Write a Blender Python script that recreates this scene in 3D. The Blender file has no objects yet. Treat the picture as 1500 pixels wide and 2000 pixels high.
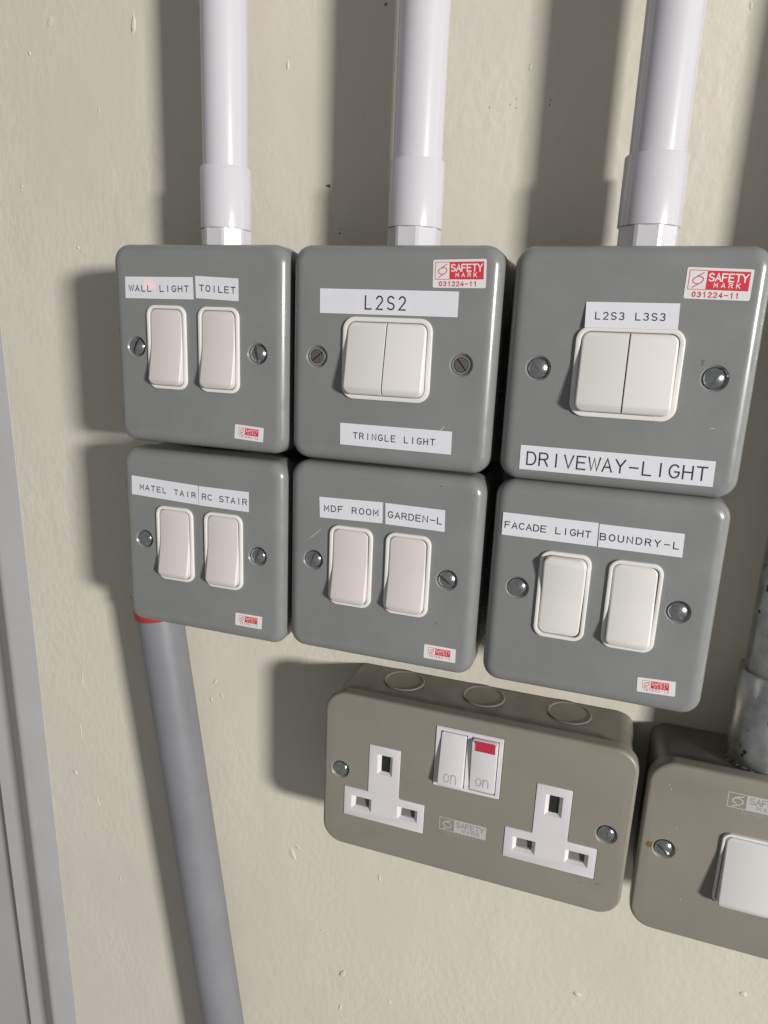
import bpy, bmesh, math, random
from mathutils import Matrix, Vector
random.seed(7)
S = 0.001                                   # everything below is written in millimetres
SC = bpy.context.scene
COL = SC.collection

# ------------------------------------------------------------------ camera
cam_data = bpy.data.cameras.new("camera")
cam = bpy.data.objects.new("camera", cam_data)
COL.objects.link(cam)
RIGHT = Vector((0.9477342, 0.31642448, 0.04093203))
DOWN = Vector((0.11454724, -0.21770164, -0.96927031))
FWD = Vector((-0.29778988, 0.92329927, -0.24256884))
m = Matrix((RIGHT, -DOWN, -FWD)).transposed().to_4x4()
m.translation = Vector((219.93, -274.44, -34.80)) * S
cam.matrix_world = m
cam_data.sensor_fit = 'HORIZONTAL'
cam_data.sensor_width = 36.0
cam_data.lens = 1370.9 / 1500.0 * 36.0
cam_data.clip_start = 0.01
cam_data.clip_end = 50.0
SC.camera = cam

# ------------------------------------------------------------------ light
world = bpy.data.worlds.new("World")
SC.world = world
world.use_nodes = True
bg = world.node_tree.nodes["Background"]
bg.inputs[0].default_value = (0.985, 0.99, 1.0, 1)
bg.inputs[1].default_value = 0.222

lamp_d = bpy.data.lights.new("room_lamp", 'AREA')
lamp_d.shape = 'RECTANGLE'
lamp_d.size = 0.36
lamp_d.size_y = 0.30
lamp_d.energy = 146.0
lamp_d.color = (1.0, 0.985, 0.955)
lamp = bpy.data.objects.new("room_lamp", lamp_d)
COL.objects.link(lamp)
lamp.location = Vector((2810, -1950, 280)) * S
lamp.rotation_euler = (Vector((120, 0, -100)) * S - lamp.location).to_track_quat('-Z', 'Y').to_euler()

dot_d = bpy.data.lights.new("red_laser_dot", 'SPOT')     # the small red glow on the WALL LIGHT tape
dot_d.spot_size = math.radians(1.15)
dot_d.spot_blend = 1.0
dot_d.shadow_soft_size = 0.0
dot_d.color = (1.0, 0.05, 0.04)
dot_d.energy = 2.0
dot = bpy.data.objects.new("red_laser_dot", dot_d)
COL.objects.link(dot)
dot.location = Vector((225, -268, -30)) * S
dot.rotation_euler = (Vector((20.0, -2, -17.2)) * S - dot.location).to_track_quat('-Z', 'Y').to_euler()

SC.view_settings.view_transform = 'Standard'
SC.view_settings.look = 'None'
SC.view_settings.exposure = 0.0
SC.view_settings.gamma = 1.0
SC.view_settings.use_curve_mapping = False

# ------------------------------------------------------------------ materials
def mat(name, col, rough=0.5, metal=0.0, spec=0.5, bump=None, var=0.0, var_scale=40, rvar=0.0, coat=0.0, specks=None, bump_mask=None):
    """bump: list of (scale per metre, strength 0..1, distance mm, z stretch)"""
    M = bpy.data.materials.new(name)
    M.use_nodes = True
    nt = M.node_tree
    n, l = nt.nodes, nt.links
    b = n["Principled BSDF"]
    b.inputs["Base Color"].default_value = (*col, 1)
    b.inputs["Roughness"].default_value = rough
    b.inputs["Metallic"].default_value = metal
    b.inputs["Specular IOR Level"].default_value = spec
    b.inputs["Coat Weight"].default_value = coat
    tc = n.new("ShaderNodeTexCoord")
    colsock = None
    if var or specks:
        nz = n.new("ShaderNodeTexNoise")
        nz.inputs["Scale"].default_value = var_scale
        nz.inputs["Detail"].default_value = 6
        nz.inputs["Roughness"].default_value = 0.62
        l.new(tc.outputs["Object"], nz.inputs["Vector"])
        mx = n.new("ShaderNodeMix"); mx.data_type = 'RGBA'
        mr = n.new("ShaderNodeMapRange")
        mr.inputs["From Min"].default_value = 0.3; mr.inputs["From Max"].default_value = 0.7
        l.new(nz.outputs["Fac"], mr.inputs["Value"])
        l.new(mr.outputs["Result"], mx.inputs["Factor"])
        mx.inputs[6].default_value = tuple(c * (1 - var) for c in col) + (1,)
        mx.inputs[7].default_value = tuple(min(1, c * (1 + var)) for c in col) + (1,)
        colsock = mx.outputs[2]
        if specks:
            sp_scale, sp_thr, sp_col = specks
            n2 = n.new("ShaderNodeTexNoise")
            n2.inputs["Scale"].default_value = sp_scale
            n2.inputs["Detail"].default_value = 3
            l.new(tc.outputs["Object"], n2.inputs["Vector"])
            m2 = n.new("ShaderNodeMapRange")
            m2.inputs["From Min"].default_value = sp_thr; m2.inputs["From Max"].default_value = sp_thr + 0.05
            l.new(n2.outputs["Fac"], m2.inputs["Value"])
            mx2 = n.new("ShaderNodeMix"); mx2.data_type = 'RGBA'
            l.new(m2.outputs["Result"], mx2.inputs["Factor"])
            l.new(colsock, mx2.inputs[6])
            mx2.inputs[7].default_value = (*sp_col, 1)
            colsock = mx2.outputs[2]
        l.new(colsock, b.inputs["Base Color"])
    if rvar:
        nr = n.new("ShaderNodeTexNoise")
        nr.inputs["Scale"].default_value = 90
        nr.inputs["Detail"].default_value = 5
        l.new(tc.outputs["Object"], nr.inputs["Vector"])
        m3 = n.new("ShaderNodeMapRange")
        m3.inputs["From Min"].default_value = 0.3; m3.inputs["From Max"].default_value = 0.7
        m3.inputs["To Min"].default_value = max(0.02, rough - rvar); m3.inputs["To Max"].default_value = rough + rvar
        l.new(nr.outputs["Fac"], m3.inputs["Value"])
        l.new(m3.outputs["Result"], b.inputs["Roughness"])
    if bump:
        prev = None
        for sc, st, dist, zs in bump:
            mp = n.new("ShaderNodeMapping")
            mp.inputs["Scale"].default_value = (1, 1, zs)
            l.new(tc.outputs["Object"], mp.inputs["Vector"])
            nb = n.new("ShaderNodeTexNoise")
            nb.inputs["Scale"].default_value = sc
            nb.inputs["Detail"].default_value = 2.5
            l.new(mp.outputs["Vector"], nb.inputs["Vector"])
            bp_ = n.new("ShaderNodeBump")
            bp_.inputs["Strength"].default_value = st
            if bump_mask and prev is None:    # patches of heavier and smoother paint
                nk = n.new("ShaderNodeTexNoise"); nk.inputs["Scale"].default_value = bump_mask; nk.inputs["Detail"].default_value = 3
                l.new(tc.outputs["Object"], nk.inputs["Vector"])
                mk = n.new("ShaderNodeMapRange")
                mk.inputs["From Min"].default_value = 0.36; mk.inputs["From Max"].default_value = 0.64
                mk.inputs["To Min"].default_value = st * 0.12; mk.inputs["To Max"].default_value = st
                l.new(nk.outputs["Fac"], mk.inputs["Value"]); l.new(mk.outputs["Result"], bp_.inputs["Strength"])
            bp_.inputs["Distance"].default_value = dist * S
            l.new(nb.outputs["Fac"], bp_.inputs["Height"])
            if prev: l.new(prev, bp_.inputs["Normal"])
            prev = bp_.outputs["Normal"]
        l.new(prev, b.inputs["Normal"])
    return M

WALL = mat("cream_wall_paint", (0.598, 0.562, 0.475), 0.5, spec=0.4, var=0.045, var_scale=7,
           bump=[(270, 0.8, 0.44, 0.65), (760, 0.35, 0.12, 0.8), (22, 0.6, 2.0, 0.7)], bump_mask=14)
LUMP = mat("cream_paint_lump", (0.598, 0.562, 0.475), 0.5, spec=0.35, bump=[(400, 0.3, 0.3, 1)])
GREY = mat("grey_enamel", (0.199, 0.202, 0.199), 0.29, spec=0.5, var=0.07, var_scale=26, rvar=0.11,
           bump=[(900, 0.17, 0.06, 1)])
KHAKI = mat("khaki_grey_enamel", (0.222, 0.204, 0.169), 0.40, spec=0.45, var=0.05, var_scale=30, rvar=0.06,
            bump=[(1100, 0.16, 0.06, 1)], specks=(900, 0.735, (0.33, 0.31, 0.27)))
KHAKI_BOX = mat("khaki_box_enamel", (0.180, 0.167, 0.138), 0.42, spec=0.45, var=0.18, var_scale=60, rvar=0.08,
                bump=[(700, 0.2, 0.08, 1)], specks=(700, 0.70, (0.27, 0.25, 0.21)))
PINK = mat("rocker_white_plastic", (0.60, 0.55, 0.54), 0.38, spec=0.45, var=0.01)
CREAM = mat("rocker_cream_plastic", (0.65, 0.628, 0.60), 0.38, spec=0.45, var=0.01)
GREYROCK = mat("rocker_grey_white_plastic", (0.56, 0.55, 0.535), 0.36, spec=0.45, var=0.01)
BEZEL = mat("bezel_white_plastic", (0.68, 0.655, 0.63), 0.35, spec=0.5, var=0.01)
SOCKW = mat("socket_white_plastic", (0.61, 0.582, 0.592), 0.33, spec=0.5, var=0.01)
SHUT = mat("shutter_plastic", (0.15, 0.13, 0.125), 0.5)
BLACK = mat("painted_hole_shade", (0.008, 0.008, 0.008), 0.7)  # black colour stands in for the shade deep in the earth slots
TAPE = mat("label_tape", (0.655, 0.65, 0.69), 0.5, spec=0.35, var=0.02, var_scale=120, bump=[(60, 0.25, 0.3, 1)])
INK = mat("label_ink", (0.02, 0.02, 0.03), 0.6)
STICK = mat("sticker_white", (0.68, 0.655, 0.64), 0.4)
REDINK = mat("sticker_red", (0.56, 0.035, 0.05), 0.42)
SOFTRED = mat("sticker_soft_red", (0.52, 0.06, 0.075), 0.5)
WHITEINK = mat("sticker_white_ink", (0.76, 0.70, 0.68), 0.45)
SILKG = mat("silkscreen_grey", (0.42, 0.41, 0.40), 0.5)
SILKD = mat("silkscreen_dim", (0.30, 0.285, 0.25), 0.5)
SILKT = mat("silkscreen_text_gap", (0.255, 0.245, 0.23), 0.5)
CHROME = mat("screw_steel", (0.50, 0.51, 0.51), 0.17, metal=1.0, var=0.25, var_scale=500, rvar=0.12, bump=[(1500, 0.3, 0.05, 1)])
NICKEL = mat("bright_nickel", (0.85, 0.84, 0.80), 0.14, metal=1.0, rvar=0.08)
DULLSCREW = mat("dull_brown_steel", (0.16, 0.14, 0.125), 0.5, metal=0.6, var=0.2, var_scale=600)
PVC = mat("white_pvc", (0.55, 0.537, 0.567), 0.19, spec=0.75, var=0.012, var_scale=15)
GPVC = mat("grey_pvc", (0.185, 0.185, 0.198), 0.42, spec=0.5, var=0.10, var_scale=18, bump=[(40, 0.15, 0.4, 0.2)])
REDPVC = mat("red_bush", (0.33, 0.03, 0.025), 0.45, var=0.12, var_scale=150)
GALV = mat("galvanised_steel", (0.46, 0.47, 0.46), 0.34, metal=0.9, var=0.3, var_scale=110, rvar=0.14,
           bump=[(260, 0.35, 0.25, 0.6)], specks=(170, 0.66, (0.07, 0.07, 0.065)))
FRAME = mat("door_frame_paint", (0.455, 0.445, 0.44), 0.42, spec=0.5, var=0.04, var_scale=20, bump=[(420, 0.2, 0.1, 0.5)])
LEAF = mat("door_leaf_paint", (0.40, 0.393, 0.388), 0.45, spec=0.5, var=0.05, var_scale=14, bump=[(420, 0.2, 0.1, 0.5)])
NEON = mat("red_neon_window", (0.47, 0.025, 0.06), 0.25, spec=0.5, var=0.12, var_scale=900)
DIRT = mat("dark_mark", (0.12, 0.11, 0.09), 0.8)
RUST = mat("rust_chip", (0.17, 0.075, 0.04), 0.8, var=0.3, var_scale=900)
SCUFF = mat("pale_scuff", (0.36, 0.365, 0.365), 0.6)

# ------------------------------------------------------------------ mesh helpers
def to_mesh(bm, name, smooth=True, ang=35):
    bmesh.ops.recalc_face_normals(bm, faces=bm.faces[:])
    me = bpy.data.meshes.new(name)
    bm.to_mesh(me)
    bm.free()
    if smooth:
        me.shade_smooth()
        me.set_sharp_from_angle(angle=math.radians(ang))
    return me

def ob(name, me, material, parent=None, loc=None, label=None, kind=None):
    if material is not None and len(me.materials) == 0:
        me.materials.append(material)
    o = bpy.data.objects.new(name, me)
    COL.objects.link(o)
    if parent is not None:
        o.parent = parent
    if loc is not None:
        o.location = Vector(loc) * S
    if label: o["label"] = label
    if kind: o["kind"] = kind
    return o

def thing(name, label, cat, loc, group=None):
    o = bpy.data.objects.new(name, None)
    o.empty_display_size = 0.01
    COL.objects.link(o)
    o.location = Vector(loc) * S
    o["label"] = label
    o["category"] = cat
    if group: o["group"] = group
    return o

def rrect(w, h, r, n=7, k=0):
    """rounded rectangle, centred: right side bottom->top, then left side top->bottom (mirror pairs)"""
    r = max(0.05, min(r, w / 2 - 0.01, h / 2 - 0.01))
    right = []
    for i in range(n + 1):
        a = -math.pi / 2 + i / n * math.pi / 2
        right.append((w / 2 - r + r * math.cos(a), -h / 2 + r + r * math.sin(a)))
    for i in range(1, k + 1):
        right.append((w / 2, -h / 2 + r + (h - 2 * r) * i / (k + 1)))
    for i in range(n + 1):
        a = i / n * math.pi / 2
        right.append((w / 2 - r + r * math.cos(a), h / 2 - r + r * math.sin(a)))
    left = [(-x, z) for x, z in reversed(right)]
    return right + left

def loft(bm, cx, cz, w, h, r, rings, n=7, k=0, cap0=False, cap1=True, yfun=None, closed=False):
    """rings: list of (inset, y); yfun(z_local, y_weight) optional extra y; y_weight is third ring entry"""
    vr = []
    for rg in rings:
        ins, y = rg[0], rg[1]
        wt = rg[2] if len(rg) > 2 else 0
        pts = rrect(w - 2 * ins, h - 2 * ins, r - ins, n, k)
        row = []
        for x, z in pts:
            yy = y + (yfun(z) * wt if yfun else 0)
            row.append(bm.verts.new(((cx + x) * S, yy * S, (cz + z) * S)))
        vr.append(row)
    N = len(vr[0])
    seq = list(range(len(vr) - 1))
    for i in seq:
        for j in range(N):
            bm.faces.new((vr[i][j], vr[i][(j + 1) % N], vr[i + 1][(j + 1) % N], vr[i + 1][j]))
    if closed:
        for j in range(N):
            bm.faces.new((vr[-1][j], vr[-1][(j + 1) % N], vr[0][(j + 1) % N], vr[0][j]))
    for flag, row in ((cap0, vr[0]), (cap1, vr[-1])):
        if not flag: continue
        if yfun:
            half = N // 2
            for i in range(half - 1):
                bm.faces.new((row[i], row[i + 1], row[N - 2 - i], row[N - 1 - i]))
        else:
            bm.faces.new(row)
    return vr

def prism(bm, poly, y0, y1):
    a = [bm.verts.new((x * S, y0 * S, z * S)) for x, z in poly]
    b = [bm.verts.new((x * S, y1 * S, z * S)) for x, z in poly]
    n = len(poly)
    bm.faces.new(a); bm.faces.new(b)
    for i in range(n):
        bm.faces.new((a[i], a[(i + 1) % n], b[(i + 1) % n], b[i]))

def frustum(bm, cx, cz, w0, h0, y0, w1, h1, y1, w2=None, h2=None, y2=None):
    secs = [(w0, h0, y0), (w1, h1, y1)]
    if w2: secs.append((w2, h2, y2))
    rows = []
    for w, h, y in secs:
        rows.append([bm.verts.new(((cx + sx * w / 2) * S, y * S, (cz + sz * h / 2) * S))
                     for sx, sz in ((-1, -1), (1, -1), (1, 1), (-1, 1))])
    for i in range(len(rows) - 1):
        for j in range(4):
            bm.faces.new((rows[i][j], rows[i][(j + 1) % 4], rows[i + 1][(j + 1) % 4], rows[i + 1][j]))
    bm.faces.new(rows[0]); bm.faces.new(rows[-1])

def lathe_z(bm, cx, cy, prof, n=40, caps=True):
    """prof: list of (radius, z)"""
    rows = []
    for r, z in prof:
        rows.append([bm.verts.new(((cx + r * math.cos(2 * math.pi * i / n)) * S, (cy + r * math.sin(2 * math.pi * i / n)) * S, z * S)) for i in range(n)])
    for a, b in zip(rows[:-1], rows[1:]):
        for j in range(n):
            bm.faces.new((a[j], a[(j + 1) % n], b[(j + 1) % n], b[j]))
    if caps:
        bm.faces.new(rows[0]); bm.faces.new(rows[-1])

def lathe_y(bm, cx, cz, prof, n=32, caps=True):
    rows = []
    for r, y in prof:
        rows.append([bm.verts.new(((cx + r * math.cos(2 * math.pi * i / n)) * S, y * S, (cz + r * math.sin(2 * math.pi * i / n)) * S)) for i in range(n)])
    for a, b in zip(rows[:-1], rows[1:]):
        for j in range(n):
            bm.faces.new((a[j], a[(j + 1) % n], b[(j + 1) % n], b[j]))
    if caps:
        bm.faces.new(rows[0]); bm.faces.new(rows[-1])

def cut(me, bm_cutter, name):
    """boolean difference, result as a new mesh"""
    bmesh.ops.recalc_face_normals(bm_cutter, faces=bm_cutter.faces[:])
    cm = bpy.data.meshes.new("tmp"); bm_cutter.to_mesh(cm); bm_cutter.free()
    a = bpy.data.objects.new("tmp_a", me); b = bpy.data.objects.new("tmp_b", cm)
    COL.objects.link(a); COL.objects.link(b)
    md = a.modifiers.new("b", 'BOOLEAN'); md.object = b; md.operation = 'DIFFERENCE'; md.solver = 'EXACT'
    dg = bpy.context.evaluated_depsgraph_get()
    res = bpy.data.meshes.new_from_object(a.evaluated_get(dg)); res.name = name
    bpy.data.objects.remove(a); bpy.data.objects.remove(b)
    bpy.data.meshes.remove(cm); bpy.data.meshes.remove(me)
    res.materials.clear()
    res.shade_smooth(); res.set_sharp_from_angle(angle=math.radians(28))
    return res

# ------------------------------------------------------------------ stroke lettering
def arc(cx, cz, rx, rz, a0, a1, n=9):
    return [(cx + rx * math.cos(math.radians(a0 + (a1 - a0) * i / n)), cz + rz * math.sin(math.radians(a0 + (a1 - a0) * i / n))) for i in range(n + 1)]
W_ = 0.62
G = {
 'A': [[(0, 0), (.31, 1), (.62, 0)], [(.12, .34), (.50, .34)]],
 'B': [[(.30, .53), (0, .53), (0, 1), (.36, 1)] + arc(.36, .765, .2, .235, 90, -90)[1:] + [(.30, .53)], [(.36, .53)] + arc(.38, .265, .24, .265, 90, -90)[1:] + [(0, 0), (0, .53)]],
 'C': [arc(.33, .5, .33, .5, 45, 315, 16)],
 'D': [[(0, 0), (0, 1), (.28, 1)] + arc(.28, .5, .34, .5, 90, -90, 14)[1:] + [(0, 0)]],
 'E': [[(.58, 1), (0, 1), (0, 0), (.58, 0)], [(0, .52), (.5, .52)]],
 'F': [[(.58, 1), (0, 1), (0, 0)], [(0, .52), (.48, .52)]],
 'G': [arc(.33, .5, .33, .5, 45, 335, 16) + [(.63, .46), (.36, .46)]],
 'H': [[(0, 0), (0, 1)], [(.6, 0), (.6, 1)], [(0, .52), (.6, .52)]],
 'I': [[(.31, 0), (.31, 1)]],
 'K': [[(0, 0), (0, 1)], [(.58, 1), (.02, .42)], [(.2, .58), (.6, 0)]],
 'L': [[(.04, 1), (.04, 0), (.58, 0)]],
 'M': [[(0, 0), (0, 1), (.31, .3), (.62, 1), (.62, 0)]],
 'N': [[(0, 0), (0, 1), (.6, 0), (.6, 1)]],
 'O': [arc(.32, .5, .32, .5, 90, 450, 20)],
 'R': [[(0, 0), (0, 1), (.34, 1)] + arc(.36, .75, .23, .25, 90, -90)[1:] + [(0, .5)], [(.34, .5), (.6, 0)]],
 'S': [arc(.31, .745, .28, .255, 30, 270, 12) + arc(.31, .245, .30, .245, 90, -150, 12)[1:]],
 'T': [[(0, 1), (.62, 1)], [(.31, 1), (.31, 0)]],
 'U': [[(0, 1), (0, .3)] + arc(.3, .3, .3, .3, 180, 360, 12)[1:] + [(.6, 1)]],
 'V': [[(0, 1), (.31, 0), (.62, 1)]],
 'W': [[(-.08, 1), (.12, 0), (.31, .95), (.50, 0), (.70, 1)]],
 'Y': [[(0, 1), (.31, .48), (.62, 1)], [(.31, .48), (.31, 0)]],
 '0': [arc(.3, .5, .27, .5, 90, 450, 18)],
 '1': [[(.16, .8), (.36, 1), (.36, 0)]],
 '2': [arc(.3, .72, .27, .28, 160, -35, 10) + [(.03, 0), (.58, 0)]],
 '3': [arc(.28, .76, .26, .24, 150, -80, 10) + arc(.28, .26, .29, .26, 80, -150, 11)[1:]],
 '4': [[(.6, .3), (0, .3), (.42, 1), (.42, 0)]],
 '6': [arc(.3, .3, .27, .3, 180, 540, 16), [(.03, .3), (.06, .6), (.2, .9), (.42, 1)]],
 '7': [[(0, 1), (.6, 1), (.22, 0)]],
 '8': [arc(.3, .76, .23, .24, -90, 270, 14), arc(.3, .26, .28, .26, 90, 450, 14)],
 '9': [arc(.3, .7, .27, .3, 0, 360, 16), [(.57, .7), (.54, .4), (.4, .1), (.18, 0)]],
 '-': [[(.06, .48), (.6, .48)]],
 'o': [arc(.3, .33, .29, .33, 90, 450, 18)],
 'n': [[(0, 0), (0, .66)], [(0, .36)] + arc(.28, .36, .28, .3, 170, 0, 10) + [(.56, 0)]],
 ' ': [],
}
def ribbon(bm, pts, w, f, y):
    """flat ribbon along pts (2-D, mm units of f's input); f maps to (x,z) mm"""
    P = [Vector(f(*p)) for p in pts]
    closed = (P[0] - P[-1]).length < 1e-6
    if closed: P = P[:-1]
    n = len(P)
    L, R = [], []
    for i in range(n):
        if closed:
            d0 = (P[i] - P[i - 1]).normalized(); d1 = (P[(i + 1) % n] - P[i]).normalized()
        else:
            d0 = (P[i] - P[i - 1]).normalized() if i > 0 else (P[1] - P[0]).normalized()
            d1 = (P[i + 1] - P[i]).normalized() if i < n - 1 else d0
        n0 = Vector((-d0.y, d0.x)); n1 = Vector((-d1.y, d1.x))
        mt = n0 + n1
        mt = n0 if mt.length < 1e-4 else mt.normalized()
        k = min(1.9, 1 / max(0.3, mt.dot(n1)))
        q = P[i].copy()
        if not closed and i == 0: q = q - d0 * w * .45
        if not closed and i == n - 1: q = q + d0 * w * .45
        a, b = q + mt * w / 2 * k, q - mt * w / 2 * k
        L.append(bm.verts.new((a.x * S, y * S, a.y * S))); R.append(bm.verts.new((b.x * S, y * S, b.y * S)))
    for i in range(n if closed else n - 1):
        j = (i + 1) % n
        bm.faces.new((L[i], L[j], R[j], R[i]))

def face_front(bm):
    for fc in bm.faces:
        fc.normal_update()
        if fc.normal.y > 0: fc.normal_flip()

def text_on(bm, quad, txt, u0, u1, v0, v1, weight, y, wd=0.62):
    """quad: TL,TR,BR,BL corners (mm). u along, v down 0..1. v0 = cap top, v1 = baseline"""
    tl, tr, br, bl = [Vector(q) for q in quad]
    n = len(txt)
    Wd = ((tr - tl).length + (br - bl).length) / 2
    Hd = ((bl - tl).length + (br - tr).length) / 2
    h = (v1 - v0)
    gw = h * Hd * wd / Wd                     # glyph width in u
    pitch = (u1 - u0 - gw) / max(1, n - 1)
    cnt = 0
    for i, ch in enumerate(txt):
        if n > 1 and gw > pitch * 0.86: g2 = pitch * 0.80
        else: g2 = gw
        for st in G[ch]:
            cnt += 1
            def f(x, z, i=i, g2=g2):
                u = u0 + i * pitch + x / 0.62 * g2
                v = v1 - z * h
                p = (tl * (1 - u) + tr * u) * (1 - v) + (bl * (1 - u) + br * u) * v
                return (p.x, p.y)
            ribbon(bm, st, weight, f, y - 0.004 * (cnt % 3))

def uv_pt(quad, u, v):
    tl, tr, br, bl = [Vector(q) for q in quad]
    p = (tl * (1 - u) + tr * u) * (1 - v) + (bl * (1 - u) + br * u) * v
    return (p.x, p.y)

# ------------------------------------------------------------------ the setting: wall
YW = 51.0
def frame_x(z):                            # right edge of the door frame leans a little
    return -120.0 + (-53.0 - z) * 0.0277
bm = bmesh.new()
prism(bm, [(frame_x(-1100) - 1.5, -1100), (1700, -1100), (1700, 900), (frame_x(900) - 1.5, 900)], YW, YW + 60)
wall = ob("wall", to_mesh(bm, "wall", False), WALL)
wall["kind"] = "structure"
def lump(x, z, w, h, d, rot=0):
    bm = bmesh.new()
    bmesh.ops.create_icosphere(bm, subdivisions=2, radius=1)
    for v in bm.verts:
        j = 1 + random.uniform(-.22, .22)
        v.co = Vector((v.co.x * w * 1.15 * j, v.co.y * d * .6, v.co.z * h * j))
    bmesh.ops.rotate(bm, verts=bm.verts[:], cent=(0, 0, 0), matrix=Matrix.Rotation(math.radians(rot), 3, 'Y'))
    for v in bm.verts: v.co = (v.co + Vector((x, YW, z))) * S
    ob("paint_lump", to_mesh(bm, "paint_lump", True, 80), LUMP, wall)
for a in [(-71.6, 111.4, 1.6, 2.6, .5, 20), (-22.3, 106.2, 1.1, 4.2, .7, 4), (-85.8, 98.1, .8, 1.0, .7, 0), (-97.5, 35.6, .7, .8, .6, 0), (-62.9, 4.5, .8, 1.0, .6, 0),
          (-91, -321.6, 1.8, 1.6, .7, 30), (-74, -340, .5, 4.5, .45, -15), (66.7, -336.8, 1.3, 4.6, .6, -20), (70, -331, 2.2, 1.2, .4, 30), (121.5, -336.5, .7, 2.0, .5, -10),
          (101, -412, 1.5, 3.2, .7, 25), (131.5, -421, .5, 1.8, .4, -35), (100, -438, .6, 3.6, .5, 10), (103, -446, 2.6, .6, .4, 15), (235.7, -374, 2.0, 1.5, .7, 20),
          (312.6, -343.4, 1.5, 1.6, .7, 0), (86.9, -385, .7, .8, .5, 0), (-80, -253, .35, 6, .4, 2), (-84, -290, .35, 7, .4, -2), (16, -234, 1.0, 2.4, .4, 30), (20, -242, .8, 2.0, .4, -30), (13, -246, .6, 1.5, .4, 10),
          (-45, 70, .5, 1.4, .35, 0), (60, 83, .6, 2.0, .4, 5), (97, 60, .5, 1.6, .35, -5), (170, 75, .5, 1.5, .3, 10), (250, 90, .5, 1.2, .3, 0), (-60, -395, .4, 2.2, .35, 8), (200, -410, .8, .6, .4, 0)]:
    lump(*a)
def mark(x, z, pts, y=YW - 0.05, parent=wall, m_=DIRT, name="stain"):
    bm = bmesh.new()
    vs = [bm.verts.new(((x + a) * S, y * S, (z + b) * S)) for a, b in pts]
    bm.faces.new(vs); face_front(bm)
    me = bpy.data.meshes.new(name); bm.to_mesh(me); bm.free()
    return ob(name, me, m_, parent)
def blot(r, n=7, sx=1, sz=1):
    return [(r * sx * random.uniform(.5, 1.15) * math.cos(2 * math.pi * i / n), r * sz * random.uniform(.5, 1.15) * math.sin(2 * math.pi * i / n)) for i in range(n)]
mark(81.4, 31.8, blot(1.2, 8, 1.3, .7)); mark(106.1, 103.3, blot(.9)); mark(87.4, 11.1, blot(.8, 7, 1, .5)); mark(87.9, 13.0, blot(.6, 7, 1.2, .4))
for x, z in ((154.2, 60.9), (165.3, 63.5), (165.6, 60.0), (163.0, 61.5), (179.5, 62.3), (179.2, 60.5)):
    mark(x, z, blot(.32, 6, .7, 1.5))

# ------------------------------------------------------------------ door frame and door at the left edge
def extrude_profile(bm, prof, z0, z1, close=True):
    lo = [bm.verts.new(((frame_x(z0) + a) * S, y * S, z0 * S)) for a, y in prof]
    hi = [bm.verts.new(((frame_x(z1) + a) * S, y * S, z1 * S)) for a, y in prof]
    n = len(prof)
    for i in range(n if close else n - 1):
        j = (i + 1) % n
        bm.faces.new((lo[i], lo[j], hi[j], hi[i]))
    if close:
        bm.faces.new(lo); bm.faces.new(hi)
door_frame = thing("door_frame", "grey painted metal door frame with a sloped inner edge at the left of the cream wall", "door frame", (frame_x(-1000), YW, -1000))
def under(o, parent):                       # keep world-space mesh while parented to a moved Empty
    o.parent = parent
    o.location = -parent.location
fp = [(0, 60), (0, 50.98), (-0.2, 50.85), (-19, 50.5), (-21.5, 50.55), (-23.6, 51.3), (-25.3, 52.4), (-57.5, 76.2)]
bm = bmesh.new(); extrude_profile(bm, fp + [(-57.5, 90), (0, 90)], -1000, 700)
under(ob("frame_face", to_mesh(bm, "frame_face", True, 30), FRAME), door_frame)
bm = bmesh.new(); extrude_profile(bm, [(-57.6, 76.4), (-75.2, 76.4), (-76, 77.2), (-76, 112), (-57.6, 112)], -1000, 700)
under(ob("door_stop", to_mesh(bm, "door_stop", True, 30), FRAME), door_frame)
door_leaf = thing("door", "grey painted door leaf set back behind its frame at the far lower left", "door", (frame_x(-1000) - 200, 86, -1000))
bm = bmesh.new(); extrude_profile(bm, [(-71, 90), (-420, 90), (-420, 128), (-71, 128)], -1000, 700)
under(ob("door_panel", to_mesh(bm, "door_panel", False), LEAF), door_leaf)

# ------------------------------------------------------------------ shared pieces
MESH = {}
def cached(key, fn):
    if key not in MESH: MESH[key] = fn()
    return MESH[key]

LW, LH = 86.0, 86.94
YF = -2.0                                   # front of the grey lids
SCREWS = [(12.0, -43.8), (72.7, -44.2)]
def lid_mesh():
    bm = bmesh.new()
    R = 5.0
    rings = [(2.4, 12.5), (0.5, 12.5), (0.0, 12.0)]
    for i in range(9):
        a = i / 8 * math.pi / 2
        rings.append((R * (1 - math.cos(a)), YF + R - R * math.sin(a)))
    loft(bm, LW / 2, -LH / 2, LW, LH, 7.5, rings, n=9, cap0=True)
    me = to_mesh(bm, "lid", True, 30)
    c = bmesh.new()
    for x, z in SCREWS:
        lathe_y(c, x, z, [(5.4, YF - 0.6), (4.75, YF), (4.5, YF + 0.25), (3.85, YF + 1.1), (3.85, YF + 3)], 36)
    return cut(me, c, "lid")
def backbox_mesh(w, h, y0, y1, ins, r):
    bm = bmesh.new()
    loft(bm, w / 2, -h / 2, w, h, r, [(ins, y0), (ins, y1 - 1.5), (ins + .6, y1 - .4), (ins + 1.5, y1)], n=6, cap0=True, cap1=True)
    return to_mesh(bm, "back_box", True, 30)

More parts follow.
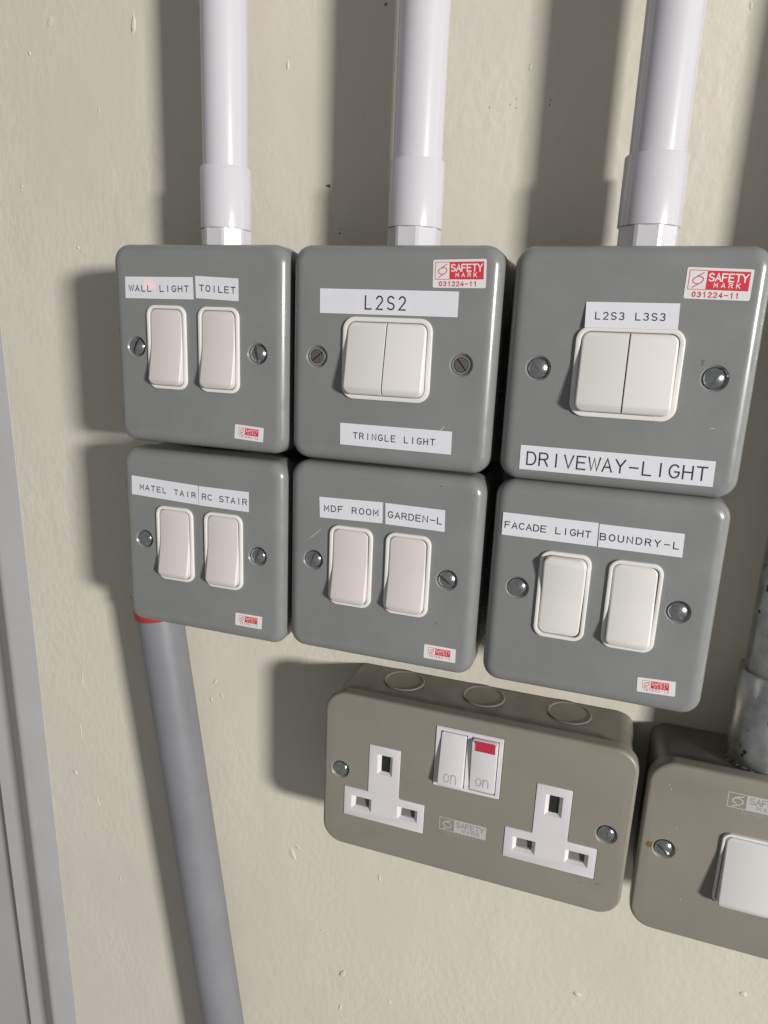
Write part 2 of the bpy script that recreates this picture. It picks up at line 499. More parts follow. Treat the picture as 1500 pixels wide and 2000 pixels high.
def screw_mesh(R=3.7, dome=1.45, slot=0.52, deep=0.75):
    """slotted raised head, centred at origin, rim at y=0, dome toward -y"""
    bm = bmesh.new()
    nv, nu = 16, 7
    def hgt(u, v):
        q = min(1, (u * u + v * v) / (R * R))
        return -(0.15 + dome * (1 - q) ** 0.8)
    for s in (-1, 1):
        vm = math.sqrt(R * R - slot * slot)
        rows = []
        for i in range(nv + 1):
            v = -vm + 2 * vm * i / nv
            um = math.sqrt(max(slot * slot, R * R - v * v))
            rows.append([(s * (slot + (um - slot) * j / nu), v) for j in range(nu + 1)])
        V = [[bm.verts.new((u * S, hgt(u, v) * S, v * S)) for u, v in r] for r in rows]
        for i in range(nv):
            for j in range(nu):
                try: bm.faces.new((V[i][j], V[i + 1][j], V[i + 1][j + 1], V[i][j + 1]))
                except ValueError: pass
        low = [bm.verts.new((r[0][0] * S, (deep - 0.6) * S, r[0][1] * S)) for r in rows]      # slot wall
        out = [bm.verts.new((r[-1][0] * S, 1.2 * S, r[-1][1] * S)) for r in rows]             # rim skirt
        for i in range(nv):
            bm.faces.new((V[i][0], V[i + 1][0], low[i + 1], low[i]))
            bm.faces.new((V[i][-1], V[i + 1][-1], out[i + 1], out[i]))
    bmesh.ops.remove_doubles(bm, verts=bm.verts[:], dist=1e-7)
    lathe_y(bm, 0, 0, [(R * .99, deep - 0.6), (R * .99, 1.2)], 32)
    return to_mesh(bm, "screw", True, 40)
def flat_screw_mesh():
    bm = bmesh.new()
    lathe_y(bm, 0, 0, [(3.75, 1.0), (3.75, -0.1), (3.45, -0.45), (2.95, -0.45), (2.75, 0.15), (2.75, 0.6)], 36, caps=False)
    return to_mesh(bm, "screw", True, 40)
def flat_core_mesh():
    bm = bmesh.new()
    for s in (-1, 1):
        pts = []
        n = 12
        a0 = math.asin(0.25 / 2.7)
        for i in range(n + 1):
            a = a0 + (math.pi - 2 * a0) * i / n
            pts.append((2.7 * math.cos(a), s * 2.7 * math.sin(a)))
        prism(bm, pts, -0.25, 0.7)
    return to_mesh(bm, "core", True, 40)
def add_screw(par, x, z, yf, ang, kind='dome', off=(0, 0)):
    rot = (0, math.radians(ang), 0)
    if kind == 'dome':
        o = ob("screw", cached('screw', screw_mesh), CHROME, par, (x - off[0], yf + 0.55, z - off[1]))
        o.rotation_euler = rot
    else:
        o = ob("screw", cached('fscrew', flat_screw_mesh), NICKEL, par, (x - off[0], yf + 0.55, z - off[1]))
        o.rotation_euler = rot
        ob("screw_core", cached('fcore', flat_core_mesh), DULLSCREW, o)
    return o

def bezel_mesh(w, h, r, t, hgt, yf):
    """raised ring frame"""
    bm = bmesh.new()
    loft(bm, 0, 0, w, h, r, [(0, yf + .3), (0, yf - hgt + .5), (.18, yf - hgt + .12), (.5, yf - hgt), (t - .35, yf - hgt), (t - .08, yf - hgt + .1), (t, yf - hgt + .4), (t, yf + .3)],
         n=8, cap1=False, closed=True)
    return to_mesh(bm, "bezel", True, 40)
def rocker_mesh(w, h, r, yf, lo, hi, up=False, soft=0.9, kink=0.42, pw=1.35, lip=2.6):
    """lo/hi: height above the plate at the pressed and at the proud end; proud end is the lower one unless up"""
    bm = bmesh.new()
    def fz(z):
        t = 0.5 - z / h                     # 0 top .. 1 bottom
        if up: t = 1 - t
        q = max(0, t - kink) / (1 - kink)
        e = max(0, t - (1 - lip / h)) * h / lip            # chamfered lip at the proud end
        return -(lo + 0.25 * (hi - lo) * t + 0.75 * (hi - lo) * q ** pw - 1.5 * e ** 1.15)
    loft(bm, 0, 0, w, h, r, [(0, yf + .3), (0, yf + soft, 1), (soft * .13, yf + soft * .5, 1), (soft * .5, yf + soft * .13, 1), (soft, yf, 1)], n=6, k=30, yfun=fz)
    return to_mesh(bm, "rocker", True, 45)

def tape(par, quad, yf, txt, rng, weight, off, lift=0.16, wd=0.80, lift2=None):
    """adhesive label with printed lettering; quad in plate coordinates"""
    bm = bmesh.new()
    q = [(a, b) for a, b in quad]
    n = 8
    top = [Vector(q[0]).lerp(Vector(q[1]), i / n) for i in range(n + 1)]
    bot = [Vector(q[3]).lerp(Vector(q[2]), i / n) for i in range(n + 1)]
    poly = [(p.x, p.y) for p in top] + [(p.x, p.y) for p in reversed(bot)]
    poly = [(a - off[0], b - off[1]) for a, b in poly]
    prism(bm, poly, yf - lift, yf - lift + 0.2)
    tz, bz = (q[0][1] + q[1][1]) / 2, (q[2][1] + q[3][1]) / 2
    def lean(b_):                           # lower edge rides up on what lies beneath it
        if lift2 is None: return
        for v in b_.verts:
            k_ = (tz - v.co.z / S) / (tz - bz)
            v.co.y -= (lift2 - lift) * max(0, k_) * S
    lean(bm)
    t = ob("label_tape", to_mesh(bm, "label_tape", False), TAPE, par)
    bm = bmesh.new()
    qq = [(a - off[0], b - off[1]) for a, b in quad]
    text_on(bm, qq, txt, *rng, weight, yf - lift - 0.02, wd)
    lean(bm)
    face_front(bm)
    me = bpy.data.meshes.new("lettering"); bm.to_mesh(me); bm.free()
    ob("lettering", me, INK, t)
    return t

def safety(par, quad, yf, number, off, small=False):
    """white sticker: red panel with white words, outlined mark, red number"""
    qq = [(a - off[0], b - off[1]) for a, b in quad]
    c = [uv_pt(qq, u, v) for u, v in ((.02, 0), (.98, 0), (1, .04), (1, .96), (.98, 1), (.02, 1), (0, .96), (0, .04))]
    bm = bmesh.new(); prism(bm, c, yf - 0.13, yf + 0.05)
    st = ob("safety_sticker", to_mesh(bm, "safety_sticker", False), STICK, par)
    if small: L, R_, T, B, md = .145, .835, .17, .66, .36
    else: L, R_, T, B, md = .045, .955, .085, .70, .315
    y = yf - 0.15
    bm = bmesh.new()
    prism(bm, [uv_pt(qq, *p) for p in ((md, T), (R_, T), (R_, B), (md, B))], y, yf - 0.1)
    ob("red_panel", to_mesh(bm, "red_panel", False), REDINK, st)
    Wd = (Vector(qq[1]) - Vector(qq[0])).length
    k = Wd / 20.0
    bm = bmesh.new()
    f = lambda u, v: uv_pt(qq, u, v)
    e = 0.004
    ribbon(bm, [(md, T + e), (L, T + e), (L, B - e), (md, B - e)], .22 * k, f, y - .012)
    def sw(u, v): return uv_pt(qq, L + (md - L) * u, T + (B - T) * v)
    for s, dx in ((1, 0), (1, .09)):
        ribbon(bm, [(.80 - dx, .12 + dx * .6), (.34 - dx * .2, .40), (.22, .50), (.24, .62), (.40, .70), (.55, .70)], .28 * k, sw, y - .008 - dx * .12)
        ribbon(bm, [(.24 + dx, .90 - dx * .6), (.72 + dx * .1, .62), (.82, .50), (.80, .40), (.64, .32), (.46, .32)], .28 * k, sw, y - .024 - dx * .12)
    face_front(bm)
    me = bpy.data.meshes.new("mark"); bm.to_mesh(me); bm.free()
    ob("safety_emblem", me, SOFTRED, st)
    bm = bmesh.new()
    sp = [uv_pt(qq, md, T), uv_pt(qq, R_, T), uv_pt(qq, R_, B), uv_pt(qq, md, B)]
    text_on(bm, sp, "SAFETY", .05, .95, .15, .53, .42 * k * (.55 if small else 1), y - .02, .66)
    text_on(bm, sp, "MARK", .19, .80, .63, .85, .26 * k * (.6 if small else 1), y - .02, .8)
    face_front(bm)
    me = bpy.data.meshes.new("words"); bm.to_mesh(me); bm.free()
    ob("lettering", me, WHITEINK, st)
    bm = bmesh.new()
    if small: text_on(bm, qq, number, .17, .83, .71, .86, .22 * k, y - .01, .7)
    else: text_on(bm, qq, number, .125, .83, .78, .93, .38 * k, y - .01, .7)
    face_front(bm)
    me = bpy.data.meshes.new("number"); bm.to_mesh(me); bm.free()
    ob("number", me, SOFTRED, st)

def silk(par, quad, yf, number, off):
    """safety mark printed straight onto the enamel in pale grey"""
    qq = [(a - off[0], b - off[1]) for a, b in quad]
    bm = bmesh.new()
    prism(bm, [uv_pt(qq, *p) for p in ((.31, 0), (1, 0), (1, 1), (.31, 1))], yf - 0.04, yf + 0.02)
    t = ob("printed_panel", to_mesh(bm, "printed_panel", False), SILKG, par)
    bm = bmesh.new()
    f = lambda u, v: uv_pt(qq, u, v)
    ribbon(bm, [(.31, .02), (.0, .02), (.0, .98), (.31, .98)], .32, f, yf - .03)
    sw = lambda u, v: uv_pt(qq, .02 + .28 * u, v)
    ribbon(bm, [(.82, .16), (.36, .30), (.20, .46), (.24, .60), (.44, .68)], .55, sw, yf - .035)
    ribbon(bm, [(.22, .88), (.68, .74), (.84, .58), (.80, .42), (.60, .32), (.4, .32)], .5, sw, yf - .04)
    face_front(bm)
    me = bpy.data.meshes.new("mark"); bm.to_mesh(me); bm.free()
    ob("safety_emblem", me, SILKG, t)
    bm = bmesh.new()
    sp = [uv_pt(qq, .31, 0), uv_pt(qq, 1, 0), uv_pt(qq, 1, 1), uv_pt(qq, .31, 1)]
    text_on(bm, sp, "SAFETY", .08, .93, .14, .52, .5, yf - .055, .66)
    text_on(bm, sp, "MARK", .27, .80, .62, .86, .3, yf - .055, .8)
    face_front(bm)
    me = bpy.data.meshes.new("words"); bm.to_mesh(me); bm.free()
    ob("lettering", me, SILKT, t)
    bm = bmesh.new()
    text_on(bm, qq, number, .16, .82, 1.06, 1.30, .26, yf - .03, .7)
    face_front(bm)
    me = bpy.data.meshes.new("number"); bm.to_mesh(me); bm.free()
    ob("number", me, SILKD, t)

# ------------------------------------------------------------------ six grey switch boxes
def lid_obj(par):
    return ob("lid", cached('lid', lid_mesh), GREY, par)
def grey_box(ox, oz, label, angs, kind='dome'):
    """Empty at the box's top-left corner reference on the wall plane; children use plate coordinates"""
    t = thing("switch_box", label, "switch box", (ox, 0, oz), "grey metal switch boxes in two rows")
    lid_obj(t)
    ob("back_box", cached('bb', lambda: backbox_mesh(LW, LH, 10.5, YW + .3, 1.1, 6.5)), GREY, t)
    for (x, z), a in zip(SCREWS, angs):
        add_screw(t, x, z, YF, a, kind)
    return t
def two_rockers(t, xs, zc, ups, m_, w=19.8, h=36.2):
    for x, u in zip(xs, ups):
        fr = ob("rocker_frame", cached('bezel1', lambda: bezel_mesh(19.8, 36.2, 4.3, 1.55, 1.15, YF)), BEZEL, t, (x, 0, zc))
        ob("rocker", cached('rk1' + str(u) + m_.name, lambda: rocker_mesh(16.4, 32.8, 3.0, YF, 0.75, 4.6, u)), m_, fr)
def double_rocker(t, xc, zc, w, h, rw, rh, m_):
    fr = ob("rocker_frame", cached('bezel2', lambda: bezel_mesh(37.2, 32.6, 5.2, 1.9, 1.2, YF)), BEZEL, t, (xc, 0, zc))
    for s in (-1, 1):
        def mk(s=s):
            bm = bmesh.new()
            hh = 28.4
            def fz(z):
                tt = 0.5 - z / hh
                e = max(0, tt - .895) / .105
                return -(1.0 + 4.9 * tt - 2.0 * e ** 1.1)
            # outer corners rounded, inner edge straight: asymmetric outline
            def outline(ins):
                wv, r = 16.35, 3.0
                pts = rrect(wv - 2 * ins, hh - 2 * ins, r - ins, 6, 30)
                out = []
                for x, z in pts:
                    if x * s < 0:           # inner side: square corners
                        xx = -s * (wv / 2 - min(ins, .25))
                        near = abs(abs(x) - (wv / 2 - ins)) < r
                        x = xx if near else x
                        if abs(z) > hh / 2 - ins - (r - ins): z = math.copysign(hh / 2 - ins, z) if abs(z) > hh / 2 - r * .5 else z
                    out.append((x, z))
                return out
            rows = []
            for ins, dy, wt in ((0, .3, 0), (0, .9, 1), (.12, .45, 1), (.45, .12, 1), (.9, 0, 1)):
                rows.append([bm.verts.new(((x + s * 8.3) * S, (YF + dy + fz(z) * wt) * S, z * S)) for x, z in outline(ins)])
            N = len(rows[0])
            for a, b in zip(rows[:-1], rows[1:]):
                for j in range(N):
                    bm.faces.new((a[j], a[(j + 1) % N], b[(j + 1) % N], b[j]))
            row = rows[-1]
            for i in range(N // 2 - 1):
                bm.faces.new((row[i], row[i + 1], row[N - 2 - i], row[N - 1 - i]))
            bmesh.ops.remove_doubles(bm, verts=bm.verts[:], dist=1e-6)
            return to_mesh(bm, "rocker", True, 45)
        ob("rocker", cached('rk2' + str(s) + m_.name, mk), m_, fr)
Z0 = (0, 0)
b1 = grey_box(0, 0, "grey switch box with tapes reading WALL LIGHT and TOILET, top left of the six", (22, -14))
two_rockers(b1, (28.4, 54.4), -43.6, (False, False), PINK)
tape(b1, [(7.6, -13.9), (41.9, -13.7), (42.1, -22.8), (7.4, -23.0)], YF, "WALL LIGHT", (.065, .935, .40, .665), .43, Z0)
tape(b1, [(43.2, -13.1), (63.9, -13.9), (63.9, -23.0), (43.4, -22.2)], YF, "TOILET", (.10, .93, .40, .665), .43, Z0)
safety(b1, [(61.7, -74.8), (75.7, -75.5), (75.3, -81.8), (61.3, -81.1)], YF, "161692-13", Z0, True)

b2 = grey_box(88.19, -.12, "grey switch box with tapes reading L2S2 and TRINGLE LIGHT, middle of the upper row", (-40, 50), 'flat')
double_rocker(b2, 42.1, -43.7, 0, 0, 0, 0, CREAM)
tape(b2, [(12.9, -17.0), (70.0, -17.1), (70.0, -26.5), (13.0, -26.5)], YF, "L2S2", (.34, .635, .26, .78), .60, Z0, wd=.56)
tape(b2, [(23.1, -70.3), (70.8, -70.2), (70.9, -79.4), (23.3, -79.3)], YF, "TRINGLE LIGHT", (.125, .855, .40, .665), .40, Z0, wd=.7)
safety(b2, [(59.3, -5.8), (79.7, -5.3), (80.1, -15.7), (59.6, -15.9)], YF, "031224-11", Z0)

b3 = grey_box(178.21, -.17, "grey switch box with large tape reading DRIVEWAY-LIGHT, top right of the six", (-45, 35))
double_rocker(b3, 43.2, -44.1, 0, 0, 0, 0, CREAM)
tape(b3, [(26.9, -19.6), (58.3, -19.4), (58.6, -28.3), (27.3, -28.5)], YF, "L2S3 L3S3", (.11, .86, .40, .665), .40, Z0, lift=0.2, lift2=1.45, wd=.72)
tape(b3, [(8.2, -73.0), (77.3, -73.0), (77.5, -82.3), (8.3, -82.4)], YF, "DRIVEWAY-LIGHT", (.04, .965, .27, .78), .60, Z0, wd=.68)
safety(b3, [(59.1, -7.4), (79.9, -8.0), (79.8, -18.1), (59.0, -17.7)], YF, "031224-11", Z0)

b4 = grey_box(-.19, -90.08, "grey switch box with tapes reading MATEL TAIR and RC STAIR, bottom left of the six", (60, 20))
two_rockers(b4, (29.5, 55.4), -44.0, (False, False), PINK)
tape(b4, [(6.3, -13.2), (42.2, -14.5), (42.2, -23.5), (6.0, -22.3)], YF, "MATEL TAIR", (.13, .965, .40, .665), .43, Z0)
tape(b4, [(42.7, -14.6), (68.4, -14.7), (68.3, -23.9), (42.5, -23.6)], YF, "RC STAIR", (.075, .965, .38, .66), .43, Z0)
safety(b4, [(61.1, -73.4), (75.0, -73.3), (74.7, -79.6), (60.9, -79.6)], YF, "161692-13", Z0, True)

b5 = grey_box(88.03, -88.14, "grey switch box with tapes reading MDF ROOM and GARDEN-L, middle of the lower row", (15, -60))
two_rockers(b5, (29.8, 55.5), -44.4, (False, False), PINK)
tape(b5, [(14.5, -14.9), (43.4, -14.1), (43.5, -23.2), (14.9, -24.0)], YF, "MDF ROOM", (.08, .93, .385, .66), .43, Z0)
tape(b5, [(44.5, -14.2), (70.2, -14.4), (70.5, -23.5), (44.9, -23.3)], YF, "GARDEN-L", (.05, .955, .385, .665), .43, Z0)
safety(b5, [(64.8, -74.4), (78.7, -74.4), (78.8, -80.7), (64.8, -80.8)], YF, "161692-13", Z0, True)

b6 = grey_box(177.93, -87.29, "grey switch box with tapes reading FACADE LIGHT and BOUNDRY-L, bottom right of the six", (5, -40))
two_rockers(b6, (29.8, 56.0), -44.5, (True, False), CREAM)
tape(b6, [(3.9, -13.2), (40.4, -13.2), (40.6, -22.5), (4.0, -22.4)], YF, "FACADE LIGHT", (.03, .93, .40, .665), .43, Z0)
tape(b6, [(40.8, -13.5), (71.0, -13.6), (71.3, -22.7), (41.1, -22.6)], YF, "BOUNDRY-L", (.02, .95, .40, .67), .43, Z0)
safety(b6, [(61.7, -73.3), (75.7, -72.6), (76.2, -78.8), (62.1, -79.4)], YF, "161692-13", Z0, True)

# small marks on the enamel
mark(68.1, -38.9, [(-.6, .9), (.7, .9), (.7, .5), (.2, .4), (.5, -.2), (.1, -1.2), (-.3, -1.1), (-.1, 0)], YF - .03, b3)
mark(68.0, -4.7, blot(.55, 7, 1.1, .6), YF - .03, b5); mark(69.3, -64.3, blot(.45), YF - .03, b5)
mark(67.9, -37.6, blot(.3), YF - .03, b6)
mark(74.5, -61.5, [(-.9, .12), (.8, .25), (.9, -.1), (-.7, -.15)], YF - .03, b3, SCUFF, "scuff")
mark(12.5, -32.0, [(-3.4, -3.0), (-1.2, -.9), (1.6, 1.6), (3.0, 3.1), (3.1, 2.9), (1.8, 1.2), (-1.0, -1.3)], YF - .03, b5, SCUFF, "scuff")
mark(66.0, -70.0, [(-1.4, -1.6), (1.4, 1.7), (1.6, 1.6), (-1.2, -1.7)], YF - .19, b2, STICK, "scuff")

for b_, pts in ((b1, ((84.4, -30), (84.6, -58))), (b2, ((84.5, -22), (84.4, -70), (30, -85.6))), (b3, ((84.5, -40), (84.6, -52), (12, -85.5))), (b4, ((84.4, -66), (22, -1.3))), (b5, ((84.5, -33), (45, -1.3))), (b6, ((84.5, -28), (60, -85.6)))):
    for x, z in pts:
        bm = bmesh.new()
        bmesh.ops.create_icosphere(bm, subdivisions=1, radius=.35 * S)
        for v in bm.verts: v.co = Vector((v.co.x, v.co.y, v.co.z * random.uniform(.6, 1.8))) + Vector((x, 1.35, z)) * S
        ob("paint_chip", to_mesh(bm, "paint_chip", True, 80), SCUFF, b_)
# ------------------------------------------------------------------ double wall socket
YS = 12.0
SX, SZ, SW, SH = 101.6, -201.8, 145.2, 84.2
sk = thing("double_socket", "khaki metal double wall socket with white inserts and a red neon window", "wall socket", (SX, 0, SZ))
T1 = [(23.8, -24.1), (39.5, -24.1), (39.5, -50.3), (52.6, -50.3), (52.6, -66.0), (11.5, -66.0), (11.5, -50.1), (23.8, -50.1)]
T2 = [(a + 79.9, b - 0.5) for a, b in T1]
def grow(poly, d):
    cx = sum(p[0] for p in poly) / len(poly)
    out = []
    n = len(poly)
    for i in range(n):
        p0, p1, p2 = Vector(poly[i - 1]), Vector(poly[i]), Vector(poly[(i + 1) % n])
        d0, d1 = (p1 - p0).normalized(), (p2 - p1).normalized()
        n0, n1 = Vector((-d0.y, d0.x)), Vector((-d1.y, d1.x))    # left normals: outward for a clockwise outline
        out.append(tuple(p1 + (n0 + n1) * d))
    return out
WIN = [(56.0, -6.5), (87.4, -6.5), (87.4, -37.6), (56.0, -37.6)]
def socket_plate(w, h, r, edge, y0, depth, screws, holes):
    bm = bmesh.new()
    rings = [(2.0, y0 + depth), (0, y0 + depth)]
    for i in range(6):
        a = i / 5 * math.pi / 2
        rings.append((edge * (1 - math.cos(a)), y0 + edge - edge * math.sin(a)))
    loft(bm, w / 2, -h / 2, w, h, r, rings, n=10, cap0=True)
    me = to_mesh(bm, "plate", True, 30)
    c = bmesh.new()
    for x, z in screws:
        lathe_y(c, x, z, [(5.3, y0 - 0.5), (4.8, y0), (4.5, y0 + .25), (3.9, y0 + 1.2), (3.9, y0 + 2.6)], 36)
    for hpoly in holes:
        prism(c, hpoly, y0 - 2, y0 + 5.0)
    return cut(me, c, "plate")
ob("plate", socket_plate(SW, SH, 10.5, 1.8, YS, 6.2, [(8.9, -41.6), (135.4, -42.5)], [grow(T1, .25), grow(T2, .25), grow(WIN, .25)]), KHAKI, sk)
bbx = ob("back_box", backbox_mesh(SW, SH, YS + 5.9, YW + .3, 2.0, 9), KHAKI_BOX, sk)
def insert(poly, dx, dz):
    bm = bmesh.new()
    prism(bm, poly, YS - 0.35, YS + 4.6)
    bmesh.ops.recalc_face_normals(bm, faces=bm.faces[:])
    ed = [e for e in bm.edges if all(abs(v.co.y - (YS - .35) * S) < 1e-7 for v in e.verts)]
    bmesh.ops.bevel(bm, geom=ed, offset=.25 * S, segments=2, affect='EDGES', profile=.6)
    me = to_mesh(bm, "insert", True, 30)
    c = bmesh.new()
    y = YS - 0.35
    for cx, cz, w, h in ((31.9, -33.8, 4.4, 8.6), (20.6, -57.9, 7.2, 5.0), (44.2, -57.7, 7.0, 4.6)):
        frustum(c, cx + dx, cz + dz, w + 3.9, h + 2.6, y - 0.3, w, h, y + 1.5, w, h, y + 4.4)
    return cut(me, c, "insert")
for nm, poly, dx, dz in (("left", T1, 0, 0), ("right", T2, 79.9, -.5)):
    ins = ob("socket_insert", insert(poly, dx, dz), SOCKW, sk)
    bm = bmesh.new(); frustum(bm, 31.9 + dx, -33.8 + dz, 4.38, 8.58, YS + 1.5, 4.38, 8.58, YS + 4.0)
    ob("earth_hole_shade_plug", to_mesh(bm, "hole_plug", False), BLACK, ins)  # solid black block, painted as the unlit inside of the earth slot
    for cx, cz, w, h in ((20.6, -57.9, 7.15, 4.95), (44.2, -57.7, 6.95, 4.55)):
        bm = bmesh.new()
        z0, z1 = cz + dz - h / 2, cz + dz + h / 2
        x0, x1 = cx + dx - w / 2, cx + dx + w / 2
        v = [bm.verts.new((a * S, b * S, c_ * S)) for a, b, c_ in ((x0, YS + 1.7, z0), (x1, YS + 2.6, z0), (x1, YS + 3.6, z1), (x0, YS + 3.2, z1))]
        bm.faces.new(v); face_front(bm)
        me = bpy.data.meshes.new("shutter"); bm.to_mesh(me); bm.free()
        ob("pin_shutter", me, SHUT, ins)
# switch window with two rockers
bm = bmesh.new(); prism(bm, WIN, YS - 0.5, YS + 4.5)
bmesh.ops.recalc_face_normals(bm, faces=bm.faces[:])
bmesh.ops.bevel(bm, geom=[e for e in bm.edges if all(abs(v.co.y - (YS - .5) * S) < 1e-7 for v in e.verts)], offset=.3 * S, segments=2, affect='EDGES')
me = to_mesh(bm, "switch_frame", True, 30)
c = bmesh.new()
prism(c, [(58.3, -8.3), (70.9, -8.3), (70.9, -35.9), (58.3, -35.9)], YS - 3, YS + 3)
prism(c, [(72.9, -8.3), (85.5, -8.3), (85.5, -35.9), (72.9, -35.9)], YS - 3, YS + 3)
sf = ob("switch_frame", cut(me, c, "switch_frame"), SOCKW, sk)
for cx, up, HI in ((64.6, False, 4.2), (79.2, True, 3.0)):
    rk = ob("rocker", rocker_mesh(11.8, 26.8, .9, YS, 0.7, HI, up, .4, 0.0, 1.0, 1.2), SOCKW, sf, (cx, 0, -22.1))
    bm = bmesh.new()
    # raised "on" lettering follows the slope near the lower end
    slope = (HI - .7) / 26.8 * (1 if not up else -1)
    base = HI if not up else 0.7
    q = [(-3.1, -6.2), (3.1, -6.2), (3.1, -10.4), (-3.1, -10.4)]
    text_on(bm, q, "on", .02, .98, -.45, 1.0, .5, 0, .42)
    bmesh.ops.solidify(bm, geom=bm.faces[:], thickness=.14 * S)
    for v in bm.verts:
        zz = v.co.z / S
        v.co.y += (YS - (base - slope * (zz + 13.4)) - .02) * S
    ob("embossed_lettering", to_mesh(bm, "embossed", False), SOCKW, rk)
    if up:
        bm = bmesh.new()
        sl = -(4.4 - .7) / 26.8
        pts = [(-4.2, 13.2), (4.9, 13.2), (4.9, 8.3), (-4.2, 8.3)]
        fr_ = [bm.verts.new((x * S, (YS - (0.7 + (HI - .7) * (z + 13.4) / 26.8) - .10) * S, z * S)) for x, z in pts]
        bk_ = [bm.verts.new((x * S, (YS - (0.7 + (HI - .7) * (z + 13.4) / 26.8) + .3) * S, z * S)) for x, z in pts]
        bm.faces.new(fr_); bm.faces.new(bk_)
        for i in range(4): bm.faces.new((fr_[i], fr_[(i + 1) % 4], bk_[(i + 1) % 4], bk_[i]))
        ob("neon_window", to_mesh(bm, "neon", False), NEON, rk)
add_screw(sk, 8.9, -41.6, YS, 35); add_screw(sk, 135.4, -42.5, YS, 5)
silk(sk, [(60.5, -54.1), (82.8, -54.1), (82.9, -61.0), (60.6, -60.9)], YS, "200876-12", Z0)
# knock-outs on the top of the box
def knockout(par, x, y, z, r):
    bm = bmesh.new()
    lathe_z(bm, x, y, [(r, z - .3), (r, z + .25), (r - .3, z + .5), (r - .9, z + .5), (r - 1.3, z + .12), (.6, z + .10)], 40)
    ob("knockout", to_mesh(bm, "knockout", True, 35), KHAKI_BOX, par)
for x in (133.5, 174.2, 215.0):
    knockout(bbx, x - SX, 39 - 0, -2.0, 10.4)
mark(128.5, -71.2, blot(.9, 7, 1.3, .7), YS - .03, sk, SILKT, "stain"); mark(134.0, -68.8, [(-1.2, -.2), (1.4, .5), (1.5, .2), (-.8, -.5)], YS - .03, sk, DIRT, "stain")
mark(87.0, -37.2, blot(.28, 6), YS - .56, sk)

# ------------------------------------------------------------------ khaki switch box cut off by the right edge
RX, RZ = 250.6, -203.2
rb = thing("khaki_switch_box", "khaki metal switch box with one white rocker under the steel pipe, cut by right edge", "switch box", (RX, 0, RZ))
ob("plate", socket_plate(86, 83.4, 10.5, 1.8, YS, 6.2, [(10.2, -41.2), (75.8, -41.2)], []), KHAKI, rb)
rbb = ob("back_box", backbox_mesh(86, 83.4, YS + 5.9, YW + .3, 2.0, 9), KHAKI_BOX, rb)
add_screw(rb, 10.2, -41.2, YS, -55); add_screw(rb, 75.8, -41.2, YS, 20)
fr = ob("rocker_frame", bezel_mesh(23.4, 34.6, 3.4, 1.2, 1.3, YS), BEZEL, rb, (43.3, 0, -43.2))
ob("rocker", rocker_mesh(20.4, 31.6, 2.4, YS, 1.3, 6.2, False, .8, 0.0, 1.0), GREYROCK, fr)
silk(rb, [(31.1, -7.2), (53.4, -7.2), (53.5, -14.2), (31.2, -14.1)], YS, "190448-12", Z0)
mark(4.2, -40.6, [(-1.6, .4), (-.6, 1.5), (.9, 1.6), (1.3, .4), (.7, -1.3), (-.4, -1.6), (-1.4, -.8)], YS - .04, rb, RUST, "rust_chip")
for x, z in ((14, -30), (11, -32.5), (8.5, -10), (9.5, -12), (20, -64)):
    mark(x, z, blot(.35, 6), YS - .03, rb, SILKG, "scuff")

# ------------------------------------------------------------------ white conduits
def white_conduit(x, label, z_sl):
    t = thing("white_conduit", label, "conduit", (x, 25, 0), "white conduits rising from the switch boxes")
    bm = bmesh.new(); lathe_z(bm, 0, 0, [(10.0, 12), (10.0, 420)], 48)
    ob("pipe", to_mesh(bm, "pipe", True, 40), PVC, t)
    bm = bmesh.new()
    lathe_z(bm, 0, 0, [(10.8, 8.6), (11.35, 8.9), (11.35, z_sl - .4), (11.1, z_sl), (10.02, z_sl)], 48)
    ob("sleeve", to_mesh(bm, "sleeve", True, 40), PVC, t)
    bm = bmesh.new()
    n = 8
    R = 11.1
    lo, hi = [], []
    pts = []
    for i in range(n):
        for d in (-.06, .06):
            a = 2 * math.pi * (i + .5) / n + d
            pts.append((R * math.cos(a), R * math.sin(a)))
    lo = [bm.verts.new((p[0] * S, p[1] * S, -2.5 * S)) for p in pts]
    hi = [bm.verts.new((p[0] * S, p[1] * S, 8.7 * S)) for p in pts]
    for i in range(len(pts)):
        j = (i + 1) % len(pts)
        bm.faces.new((lo[i], lo[j], hi[j], hi[i]))
    bm.faces.new(lo); bm.faces.new(hi)
    ob("octagonal_nut", to_mesh(bm, "nut", True, 20), PVC, t)
white_conduit(42.6, "white plastic conduit rising from the WALL LIGHT box, leftmost of three", 34.4)
white_conduit(131.4, "white plastic conduit rising from the L2S2 box, middle of three", 34.4)
white_conduit(223.3, "white plastic conduit rising from the DRIVEWAY-LIGHT box, rightmost of three", 33.4)

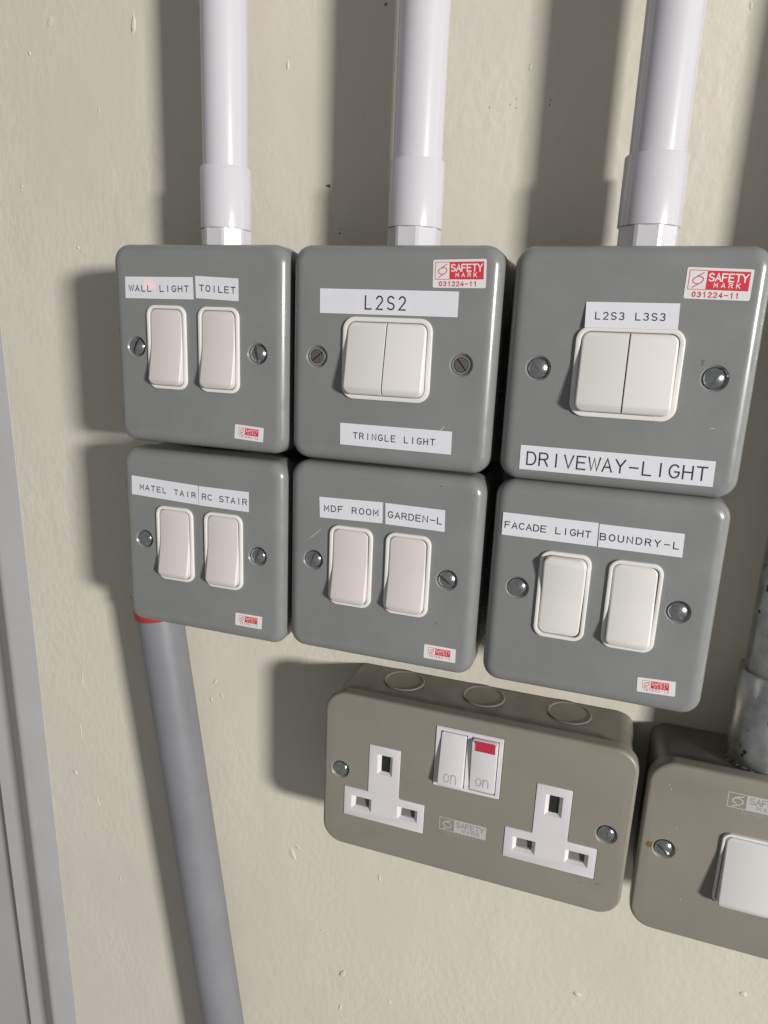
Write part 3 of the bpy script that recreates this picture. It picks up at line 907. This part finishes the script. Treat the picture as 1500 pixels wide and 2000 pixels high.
# ------------------------------------------------------------------ grey conduit leaning below the lower left box
def lean_tube(name, parent, ax, prof, m_, n=44):
    bm = bmesh.new(); lathe_z(bm, 0, 0, prof, n)
    return ob(name, to_mesh(bm, name, True, 40), m_, parent)
gc = thing("grey_conduit", "leaning grey plastic conduit with a red collar under the MATEL TAIR box", "conduit", (0.0, 30, -178.0))
gc.rotation_euler = (0, math.radians(-7.5), 0)
gc.location = Vector((-7.5, 31.5, -178.0)) * S
lean_tube("pipe", gc, None, [(12.4, -8), (12.4, -700)], GPVC)
lean_tube("red_collar", gc, None, [(12.0, 2.0), (13.5, 2.0), (13.5, -10.2), (13.2, -10.8), (12.0, -10.8)], REDPVC)

# ------------------------------------------------------------------ galvanised pipe at the right edge
gp = thing("steel_pipe", "blotchy galvanised steel pipe with a coupling entering the khaki switch box at the right edge", "pipe", (295.5, 33, -205))
bm = bmesh.new(); lathe_z(bm, 0, 0, [(12.2, 8), (12.2, 560)], 48)
ob("pipe", to_mesh(bm, "pipe", True, 40), GALV, gp)
bm = bmesh.new(); lathe_z(bm, 0, 0, [(13.6, -1.5), (14.2, -1), (14.2, 41.2), (13.7, 42), (12.25, 42)], 48)
ob("coupling", to_mesh(bm, "coupling", True, 40), GALV, gp)
bm = bmesh.new()
for i in range(26):
    a = 2 * math.pi * i / 26
    for k in range(1):
        p = [(15.1 * math.cos(a + d), 15.1 * math.sin(a + d)) for d in (-.07, .05)]
        q = [(13.6 * math.cos(a + d), 13.6 * math.sin(a + d)) for d in (-.02, .10)]
        vs = [bm.verts.new((x * S, y * S, z * S)) for z in (-.2, 1.3) for x, y in (p[0], p[1], q[1], q[0])]
        bm.faces.new(vs[:4]); bm.faces.new(vs[4:])
        for j in range(4): bm.faces.new((vs[j], vs[(j + 1) % 4], vs[4 + (j + 1) % 4], vs[4 + j]))
ob("serrated_ring", to_mesh(bm, "ring", False), GALV, gp)
bm = bmesh.new(); lathe_z(bm, 0, 0, [(12.25, 160), (14.6, 160), (14.9, 160.6), (14.9, 176), (14.4, 176.6), (13.2, 176.6), (13.2, 179), (15.2, 179.3), (15.2, 190), (12.25, 190.5)], 48)
ob("saddle_clip", to_mesh(bm, "saddle", True, 40), GALV, gp)
bm = bmesh.new()
prism(bm, [(-15, 162), (15, 162), (15, 176), (-15, 176)], YW - 33 - 2.2, YW - 33 + .2)
ob("saddle_base", to_mesh(bm, "saddle_base", False), GALV, gp)
